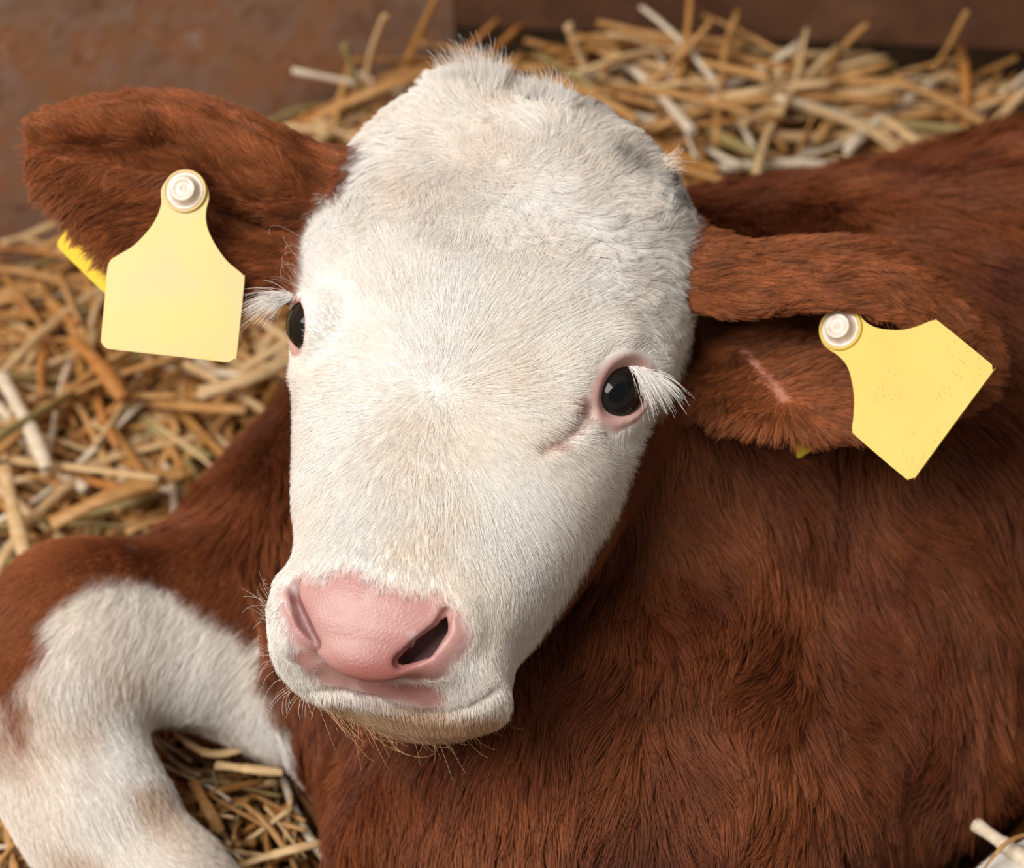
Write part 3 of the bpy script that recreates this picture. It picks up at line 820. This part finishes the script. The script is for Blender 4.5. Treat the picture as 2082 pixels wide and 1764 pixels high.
def ear_tag(loc_px, z, n, outline, mat, backmat, back, label):
    n = np.array(n, float); n /= np.linalg.norm(n); c = p(*loc_px, z)
    t = empty('ear_tag', W(c)); tag(t, label, 'ear tag', 'yellow tags in the calf ears')
    plate('front_plate', [plane_pt(x, y, c, n) for x, y in outline], n, .0017, mat, t, .0012)
    lathe('rim', c + n * .0007, n, RIMP, mat, t)
    lathe('stud', c + n * .0006, n, STUDP, STUD, t)
    d, wv, c2 = back                                  # pin-to-bottom vector, width vector, pin point behind the ear
    half = [(-.17, -.10), (-.165, .12), (-.20, .24), (-.29, .36), (-.42, .455), (-.5, .51), (-.5, 1.0)]
    ring = half + [(-a, b) for a, b in half[::-1]] + [(.12, -.16), (0, -.18), (-.12, -.16)]
    P2 = round_corners(ring, .06)
    plate('back_plate', [c2 + wv * a + d * b for a, b in P2], np.cross(d, wv), .0017, backmat, t)
    lathe('pin', c2, c - c2, [(.0022, 0), (.0022, float(np.linalg.norm(c - c2)))], backmat, t, 16)
    return t
OUTL = [(327, 391), (328, 415), (317, 446), (299, 472), (270, 501), (234, 522), (224, 530), (218, 546), (214, 592), (204, 686), (205, 695), (209, 702), (216, 707), (226, 709), (278, 715), (450, 734), (465, 733), (476, 727), (480, 717), (496, 573), (494, 560), (487, 552), (463, 532), (443, 506), (427, 477), (419, 451), (419, 425), (424, 404), (422, 383), (411, 360), (397, 350), (379, 346), (358, 350), (342, 361), (331, 376)]
OUTR = [(1743, 632), (1752, 646), (1768, 660), (1793, 669), (1831, 671.5), (1861, 665), (1890, 653), (1901, 651), (1911, 655), (2006, 732), (2015, 742), (2016, 752), (2011, 762), (1868, 956), (1858, 968), (1846, 971), (1834.5, 967), (1740, 886), (1733.5, 876), (1732.5, 866), (1735.5, 846), (1737, 806), (1730.5, 765.5), (1720.5, 740.5), (1703, 722), (1685, 710), (1673, 698), (1668, 684), (1668, 662), (1677, 642), (1694, 630), (1712, 626), (1730, 628)]
def dense(P2, n=3):
    """smooth the traced outline with a closed spline"""
    P2 = np.array(P2, float); out = []; N_ = len(P2)
    for i in range(N_):
        a, b, c, d = P2[i - 1], P2[i], P2[(i + 1) % N_], P2[(i + 2) % N_]
        for u in np.arange(n) / n: out.append(.5 * (2 * b + (c - a) * u + (2 * a - 5 * b + 4 * c - d) * u**2 + (3 * b - a - 3 * c + d) * u**3))
    return np.array(out)
cA = p(377, 389, -.074)
dA = p(214, 596, -.146) - p(377, 389, -.126); wA = (p(316, 692, -.136) - p(113, 494, -.156))
ear_tag((377, 389), -.074, (-.10, .12, 1), dense(OUTL), TAGP, TAGB, (dA, wA, p(377, 389, -.126)),
        'blank pale yellow ear tag hanging upright from the ear beside the rusty wall')
dB = p(1716, 872, -.118) - p(1712, 668, -.125); wB = (p(1812, 808, -.118) - p(1618, 936, -.112))
ear_tag((1710, 669), -.062, (-.40, .20, .9), dense(OUTR), TAGQ, TAGB, (dB, wB, p(1712, 668, -.125)),
        'deep yellow speckled ear tag twisted sideways in the ear over the calf back')

# ------------------------------------------------------------------ barn: floor and walls
def box(bm, lo, hi):
    bmesh.ops.create_cube(bm, size=1, matrix=Matrix.Translation([(a + b) / 2 for a, b in zip(lo, hi)]) @ Matrix.Diagonal([b - a for a, b in zip(lo, hi)] + [1]))
def wall(name, a, b, z0, z1, th, mat):
    """upright slab whose face runs from a to b (on the floor plan), its thickness away from the calf"""
    a, b = np.array(a[:2]), np.array(b[:2]); L = np.linalg.norm(b - a); u = (b - a) / L
    bm = bmesh.new(); box(bm, (0, 0, z0), (L, th, z1))
    bmesh.ops.bevel(bm, geom=bm.edges[:], offset=.003, segments=2, affect='EDGES')
    me = bpy.data.meshes.new(name); bm.to_mesh(me); bm.free(); me.materials.append(mat)
    o = bpy.data.objects.new(name, me); COL.objects.link(o); o.location = (a[0], a[1], 0); o.rotation_euler = (0, 0, math.atan2(u[1], u[0]))
    return tag(o, kind='structure')
m = Nodes('rusty_sheet')
n1 = m.noise(20, 6, .62, .3); n2 = m.noise(42, 5, .65); n3 = m.noise(60, 3, .6)
c = m.ramp([(.30, lin(140, 100, 76)), (.45, lin(172, 134, 108)), (.58, lin(180, 124, 84)), (.72, lin(200, 170, 152))], n1.outputs['Fac'])
c = m.mix(m.ramp([(.50, (0, 0, 0)), (.68, (.75, .75, .75))], n2.outputs['Fac']), c, lin(178, 150, 138))
c = m.mix(m.ramp([(.55, (0, 0, 0)), (.72, (.7, .7, .7))], n3.outputs['Fac']), c, lin(142, 86, 48))
m.l.new(c, m.b.inputs['Base Color']); m.b.inputs['Roughness'].default_value = .8; m.bump(n2.outputs['Fac'], .3, .004)
RUST = m.m
m = Nodes('old_board')
n1 = m.noise(5, 5, .6, 1.2); n2 = m.noise(40, 4, .6)
c = m.ramp([(.3, lin(70, 42, 26)), (.55, lin(104, 66, 42)), (.75, lin(124, 86, 60))], n1.outputs['Fac'])
c = m.mix(m.ramp([(.45, (0, 0, 0)), (.7, (.6, .6, .6))], n2.outputs['Fac']), c, lin(84, 52, 32))
m.l.new(c, m.b.inputs['Base Color']); m.b.inputs['Roughness'].default_value = .85; m.bump(n2.outputs['Fac'], .4, .004)
BOARD = m.m
g0, g1, g2 = ground(0, 398, .03), ground(930, 62, .045), ground(2082, 112, .045)
u01 = (g1 - g0) / np.linalg.norm(g1 - g0); u12 = (g2 - g1) / np.linalg.norm(g2 - g1)
wall('wall_left', g0 - u01 * 1.2, g1, -.16, 1.5, .05, RUST)
wall('wall_back', g1 - u12 * .02, g2 + u12 * 1.2, .047, 1.5, .05, BOARD)
m = Nodes('trodden_floor'); n1 = m.noise(30, 6, .7); m.l.new(m.ramp([(.3, lin(46, 30, 16)), (.7, lin(110, 78, 44))], n1.outputs['Fac']), m.b.inputs['Base Color'])
m.b.inputs['Roughness'].default_value = .95
V = [(-2, 0, -.16), (2.4, 0, -.16), (2.4, 3, -.16), (-2, 3, -.16)]
tag(mesh_obj('floor', V, [[0, 1, 2, 3]], m.m, smooth=False), kind='structure')

# ------------------------------------------------------------------ straw
STRAW = []
for k, (a, b, c3) in enumerate((((146, 98, 52), (190, 140, 84), (208, 166, 112)), ((134, 88, 44), (176, 124, 66), (196, 150, 92)), ((178, 138, 92), (214, 178, 130), (228, 200, 160)),
                                ((206, 184, 154), (226, 208, 182), (238, 226, 206)), ((150, 92, 44), (184, 122, 62), (202, 146, 84)), ((120, 100, 58), (156, 136, 86), (178, 160, 112)))):
    m = Nodes(('golden', 'brown', 'pale', 'bleached', 'amber', 'greenish')[k] + '_straw')
    mp = m.add('ShaderNodeMapping'); tc = m.add('ShaderNodeTexCoord'); m.l.new(tc.outputs['Object'], mp.inputs[0]); mp.inputs['Scale'].default_value = (6, 160, 160)
    n1 = m.noise(2.2, 4, .6, vec=mp.outputs[0])
    m.l.new(m.ramp([(.25, lin(*a)), (.5, lin(*b)), (.78, lin(*c3))], n1.outputs['Fac']), m.b.inputs['Base Color'])
    m.b.inputs['Roughness'].default_value = .5; m.b.inputs['Specular IOR Level'].default_value = .35
    STRAW.append(m.m)
def stalk(L, r, bend, flat=.6, seg=6, ring=7, twist=0., kink=0., split=False):
    """a straw stalk along x, centred: a hollow, slightly flattened, bent tube with a node"""
    t = np.linspace(-.5, .5, ring); V = []; F = []
    for i, q in enumerate(t):
        rr = r * (1 + .12 * math.sin(9 * q + bend * 7)) * (1.15 if i == ring // 2 else 1)
        y = bend * L * (q * q * 4 - 1) * .25 + (kink * L * max(0, q - .12))
        z = .3 * bend * L * math.sin(3 * q)
        for a in np.linspace(0, 2 * np.pi, seg, endpoint=False):
            V.append((q * L, y + rr * math.cos(a + twist * q), z + rr * flat * math.sin(a + twist * q)))
    for i in range(ring - 1):
        for k in range(seg): F.append([i * seg + k, i * seg + (k + 1) % seg, (i + 1) * seg + (k + 1) % seg, (i + 1) * seg + k])
    n0 = len(V); q = .82                                   # open ends: wall thickness, then a dark hollow
    for i in (0, ring - 1):
        base = V[i * seg:(i + 1) * seg]; c = np.mean(base, 0)
        k0 = len(V); V += [tuple(c + (np.array(b) - c) * .6) for b in base]
        k1 = len(V); V += [tuple(c + (np.array(b) - c) * .5 + np.array([(.004 if i == 0 else -.004), 0, 0])) for b in base]
        for k in range(seg):
            A = [i * seg + k, i * seg + (k + 1) % seg, k0 + (k + 1) % seg, k0 + k]; B = [k0 + k, k0 + (k + 1) % seg, k1 + (k + 1) % seg, k1 + k]
            F += [A[::-1] if i == 0 else A, B[::-1] if i == 0 else B]
        C = [k1 + k for k in range(seg)]; F.append(C[::-1] if i == 0 else C)
    return np.array(V), F
def bed(x, y):
    """height of the straw: hollows by the calf, banked up towards the boards"""
    q = vnoise(np.stack([np.atleast_1d(x), np.atleast_1d(y), np.zeros(np.size(x))], 1), 5.0, 13)[:, 0]
    return .018 * q + .050 * sstep(1.40, 1.66, np.atleast_1d(y)) * sstep(-.25, .1, np.atleast_1d(x)) * (1 + .35 * sstep(.30, .12, np.atleast_1d(x))) - .01
def depth_below(P3):
    """distance of world points from the calf (negative inside)"""
    F3 = Winv(P3); d = np.minimum(body_base(F3), np.minimum(*legs(F3)))
    return d
# the mass of the bedding: everything that could not be counted
r2 = np.random.default_rng(11)
n = NSTRAW
x = r2.uniform(-.75, .95, n); y = r2.uniform(.55, 1.85, n)
back_ok = ((np.stack([x, y], 1) - g0[:2]) @ np.array([u01[1], -u01[0]]) > .03) & (y < 1.74)
lay = r2.random(n) ** .6
z = bed(x, y) + (lay - 1) * .08 + .008
yaw = r2.uniform(0, 2 * np.pi, n); hl = .09
ends = [np.stack([x + q * hl * np.cos(yaw), y + q * hl * np.sin(yaw), z], 1) for q in (-1, -.5, .5, 1)]
wn = np.array([u01[1], -u01[0]]); wm = np.array([u12[1], -u12[0]])
for E_ in ends: back_ok &= ((E_[:, :2] - g0[:2]) @ wn > .01) & ((E_[:, :2] - g1[:2]) @ wm > .0) & (depth_below(E_) > -.004)
keep = back_ok & (depth_below(np.stack([x, y, z], 1)) > .006)
x, y, z, lay, yaw = x[keep], y[keep], z[keep], lay[keep], yaw[keep]; n = len(x)
protos = [stalk(1, 1, b, f, 5, 5, 1.5, k) for b, f, k in ((.25, .5, 0), (-.3, .4, .15), (.1, .7, 0), (.5, .35, -.2), (-.15, .6, 0), (.05, .3, .3))]
Vs, Fs, Mi, o0 = [], [], [], 0
Ls = r2.uniform(.035, .19, n); Rs = r2.uniform(.0014, .0036, n) * np.interp(y, [.95, 1.25], [.8, 1.25]); tilt = r2.normal(0, .2, n) * (1 - .3 * lay)
mats = r2.choice(6, n, p=[.36, .26, .18, .05, .09, .06])
for i in range(n):
    PV, PF = protos[i % 6]
    V = PV * np.array([Ls[i], Rs[i], Rs[i]]); V[:, 1] += (PV[:, 1] - 0) * 0
    mid = np.sin((PV[:, 0] + .5) * np.pi) * Ls[i] * .06 * (1 if i % 2 else -1); V[:, 1] += mid
    ca, sa, ct, st_ = math.cos(yaw[i]), math.sin(yaw[i]), math.cos(tilt[i]), math.sin(tilt[i])
    X = V[:, 0] * ct - V[:, 2] * st_; Z = V[:, 0] * st_ + V[:, 2] * ct
    Vs.append(np.stack([X * ca - V[:, 1] * sa + x[i], X * sa + V[:, 1] * ca + y[i], Z + z[i]], 1))
    Fs += [[q + o0 for q in f] for f in PF]; Mi += [mats[i]] * len(PF); o0 += len(PV)
so = mesh_obj('straw_bedding', np.concatenate(Vs), Fs, STRAW[0])
for q in STRAW[1:]: so.data.materials.append(q)
so.data.polygons.foreach_set('material_index', np.array(Mi, np.int32))
tag(so, 'deep loose mass of golden straw bedding under and around the calf', 'straw', kind='stuff')
print('bedding', n, time.time() - T0)
# the stalks one can pick out: a thing each
CALF_BVH = BVHTree.FromPolygons([Vector(v) for v in W(VB)], TB.tolist())
def shown(P_):
    d = Vector(P_) - Vector(CAM); L = d.length
    hit = CALF_BVH.ray_cast(Vector(CAM), d.normalized(), L)
    return hit[0] is None
def clear(P_, marg=.010):
    P_ = np.atleast_2d(P_)
    return (depth_below(P_) > marg).all() and (((P_[:, :2] - g0[:2]) @ np.array([u01[1], -u01[0]])) > .012).all() and (((P_[:, :2] - g1[:2]) @ np.array([u12[1], -u12[0]])) > .012).all()
TINTS = ['golden', 'brown', 'pale', 'bleached', 'amber', 'greenish']
SHAPES = [(.070, .0024, .18, .6, 0), (.085, .0030, -.25, .5, .15), (.110, .0026, .35, .55, 0), (.120, .0034, -.12, .62, -.1), (.150, .0028, .22, .5, .12), (.170, .0036, -.3, .55, 0), (.060, .0034, .06, .7, 0), (.200, .0030, .2, .5, -.15)]
SIZES = ['short', 'short', 'medium', 'medium', 'long', 'long', 'stubby', 'very long']
PROTO = {}
def stalk_mesh(k, c):
    if (k, c) not in PROTO:
        L_, r_, b, f, kn = SHAPES[k]; V, F = stalk(L_, r_, b, f, 8, 11, 1.2, kn)
        me = bpy.data.meshes.new('straw_stalk'); me.from_pydata(V.tolist(), [], F); me.polygons.foreach_set('use_smooth', [True] * len(me.polygons))
        me.materials.append(STRAW[c]); me.update()
        o = bpy.data.objects.new('straw_stalk', me); PROTO[(k, c)] = o
    return PROTO[(k, c)]
r4 = np.random.default_rng(23)
REG = [  # pixel box, how many, where, group
 ((0, 400, 600, 1080), 92, 'on the open bedding beside the calf shoulder', 'straw stalks beside the calf shoulder'),
 ((560, 110, 960, 420), 26, 'on the bedding at the foot of the rusty sheet', 'straw stalks under the rusty sheet'),
 ((1180, 70, 2082, 430), 100, 'on the bedding behind the calf back', 'straw stalks behind the calf back'),
 ((260, 1450, 720, 1764), 46, 'in the pocket between folded leg and chest', 'straw stalks between leg and chest'),
 ((0, 1620, 150, 1764), 8, 'under the bent knee', 'straw stalks under the knee'),
 ((1920, 1600, 2082, 1764), 4, 'beside the white hind foot', 'straw stalks by the hind foot')]
used = set()
for box_, cnt, where, grp in REG:
    made = tries = 0
    while made < cnt and tries < cnt * 60:
        tries += 1
        px, py = r4.uniform(box_[0], box_[2]), r4.uniform(box_[1], box_[3])
        g = ground(px, py, .0); g = ground(px, py, float(bed(g[0], g[1])[0]) + r4.uniform(.008, .024))
        small = 'pocket' in where or 'knee' in where
        k = int(r4.choice(8, p=[.24, .22, .16, .10, .08, .04, .14, .02] if small else [.10, .14, .18, .18, .14, .12, .08, .06])); c = int(r4.choice(6, p=[.32, .16, .24, .12, .09, .07]))
        yaw_, til = r4.uniform(0, 2 * np.pi), r4.normal(0, .16)
        sc = r4.uniform(.85, 1.15) * (.66 if small else 1.15); h = SHAPES[k][0] * sc / 2
        dv = np.array([math.cos(yaw_) * math.cos(til), math.sin(yaw_) * math.cos(til), math.sin(til)]) * h
        if not clear(np.stack([g - dv, g, g + dv, g + dv * .5, g - dv * .5])) or not shown(g) or not (shown(g + dv * .8) or shown(g - dv * .8)): continue
        src = stalk_mesh(k, c)
        o = src if (k, c) not in used else src.copy()
        used.add((k, c)); COL.objects.link(o)
        o.location = g; o.rotation_euler = (r4.uniform(0, 6.28), -til, yaw_); o.scale = (sc,) * 3
        tag(o, f'{SIZES[k]} {TINTS[c]} straw stalk {where}', 'straw', grp)
        made += 1
    print(grp, made)
def single(label, pts, r, c, bend=0.0, flat=.6, name='straw_stalk', group=None):
    """one straw that the photograph shows clearly: pts are (px, py, height) along it"""
    P_ = np.array([ground(x, y, h) for x, y, h in pts]); n_ = 21
    t = np.linspace(0, len(P_) - 1, n_); i = np.minimum(t.astype(int), len(P_) - 2); u = (t - i)[:, None]
    a, b = P_[i], P_[i + 1]; pa, nb_ = P_[np.maximum(i - 1, 0)], P_[np.minimum(i + 2, len(P_) - 1)]
    Q_ = .5 * (2 * a + (b - pa) * u + (2 * pa - 5 * a + 4 * b - nb_) * u**2 + (3 * a - pa - 3 * b + nb_) * u**3)
    V, F = stalk(1, 1, 0, flat, 10, n_)
    c0 = Q_.mean(0); T_ = norm(np.gradient(Q_, axis=0)); B_ = norm(np.cross(T_, [0, 0, 1.0])); U_ = np.cross(B_, T_)
    q = np.clip((V[:, 0] + .5) * (n_ - 1), 0, n_ - 1); j = np.minimum(q.astype(int), n_ - 2); f = (q - j)[:, None]
    at_ = lambda A: A[j] * (1 - f) + A[j + 1] * f
    X = at_(Q_) + at_(B_) * V[:, 1:2] * r + at_(U_) * V[:, 2:3] * r
    L_ = np.linalg.norm(np.diff(Q_, axis=0), axis=1).sum()
    me = bpy.data.meshes.new(name); me.from_pydata((X - c0).tolist(), [], F); me.polygons.foreach_set('use_smooth', [True] * len(me.polygons)); me.materials.append(STRAW[c]); me.update()
    o = bpy.data.objects.new(name, me); COL.objects.link(o); o.location = c0
    return tag(o, label, 'straw', group)
single('thick golden straw stalk slanting up beside the crown at the foot of the rusty sheet', [(560, 285, .02), (690, 215, .05), (800, 170, .065), (905, 140, .055)], .0052, 0)
single('pale upright straw stalk leaning on the rusty sheet above the thick golden stalk', [(738, 175, .06), (755, 110, .09), (782, 32, .13)], .0042, 2)
single('brown straw stalk leaning on the rusty sheet close to the crown tuft', [(812, 150, .05), (850, 75, .08), (888, -10, .12)], .0045, 1)
single('thin greenish straw stalk crossing the thick golden stalk at the rusty sheet', [(700, 90, .10), (725, 165, .07), (755, 250, .03)], .0032, 5)
single('pale stiff straw stalk standing behind the crown, pointing up from the bedding', [(1155, 50, .10), (1185, 125, .07), (1222, 222, .03)], .0045, 2)
single('short thick bleached straw piece on the bedding just behind the horn bud', [(1300, 238, .035), (1362, 168, .05)], .0068, 3)
single('short thick bleached straw piece above the ear on the bedding behind the back', [(1606, 366, .030), (1652, 286, .045)], .0056, 3)
single('long pale straw stalk lying at a slant behind the back of the calf', [(1420, 385, .03), (1530, 260, .045), (1640, 175, .05)], .0056, 2)
single('long golden straw stalk arching over the bedding near the dark board', [(1700, 165, .05), (1850, 175, .065), (2000, 250, .05), (2070, 320, .035)], .0045, 0)
single('golden straw stalk standing upright against the dark board', [(1900, 140, .05), (1935, 85, .08), (1965, 25, .11)], .0044, 0)
single('golden straw stalk lying along the top of the bedding under the dark board', [(910, 20, .05), (1040, 10, .05), (1180, 28, .05), (1310, 35, .05)], .0055, 0)
single('golden straw stalk poking up before the dark board gap', [(1690, 130, .05), (1725, 85, .07), (1762, 50, .09)], .0042, 0)
single('thick pale straw stalk lying below the upright tag, pointing at the eye', [(405, 800, .03), (500, 770, .035), (600, 728, .03)], .0060, 2)
single('long golden straw stalk slanting down to the calf shoulder', [(105, 1065, .025), (220, 1010, .035), (375, 960, .03)], .0058, 0)
single('long bleached straw stalk bent along the bedding, beside the bent foreleg', [(0, 760, .03), (60, 870, .035), (95, 950, .03)], .0050, 3)
single('pale straw stalk pointing down to the brown top of the foreleg', [(8, 950, .03), (30, 1050, .035), (52, 1135, .03)], .0050, 2)
single('amber straw stalk under the bottom edge of the upright tag', [(150, 690, .03), (205, 745, .035), (250, 810, .03)], .0056, 4)
single('white straw piece beside the bent foreleg at the very edge of the picture', [(-30, 1150, .04), (0, 1180, .04), (18, 1215, .035)], .0060, 3)
single('curved pale brown straw lying over the pocket of straw by the foreleg', [(342, 1466, .045), (390, 1515, .040), (450, 1532, .040), (560, 1498, .045)], .0026, 2)
single('long pale golden straw at the bottom of the pocket, near the shin', [(430, 1785, .02), (520, 1748, .03), (600, 1725, .035), (662, 1712, .03)], .0028, 2)
single('short pale straw lying flat in the middle of the pocket of straw', [(440, 1555, .04), (500, 1562, .045), (575, 1570, .04)], .0030, 2)
single('amber straw blade standing out over the chest from the pocket of straw', [(590, 1525, .04), (640, 1560, .06), (684, 1584, .07)], .0024, 4)
single('golden twisted straw blade in the pocket close to the shin', [(395, 1590, .03), (420, 1640, .04), (450, 1690, .03)], .0034, 0)
single('smooth white hollow stalk lying on the hind foot', [(1985, 1676, .075), (2040, 1715, .080), (2130, 1780, .080)], .0042, 3, flat=.95)
single('thin golden straw thread crossing the white hollow stalk', [(1985, 1790, .06), (2020, 1740, .088), (2060, 1705, .090), (2120, 1690, .08)], .0013, 0)
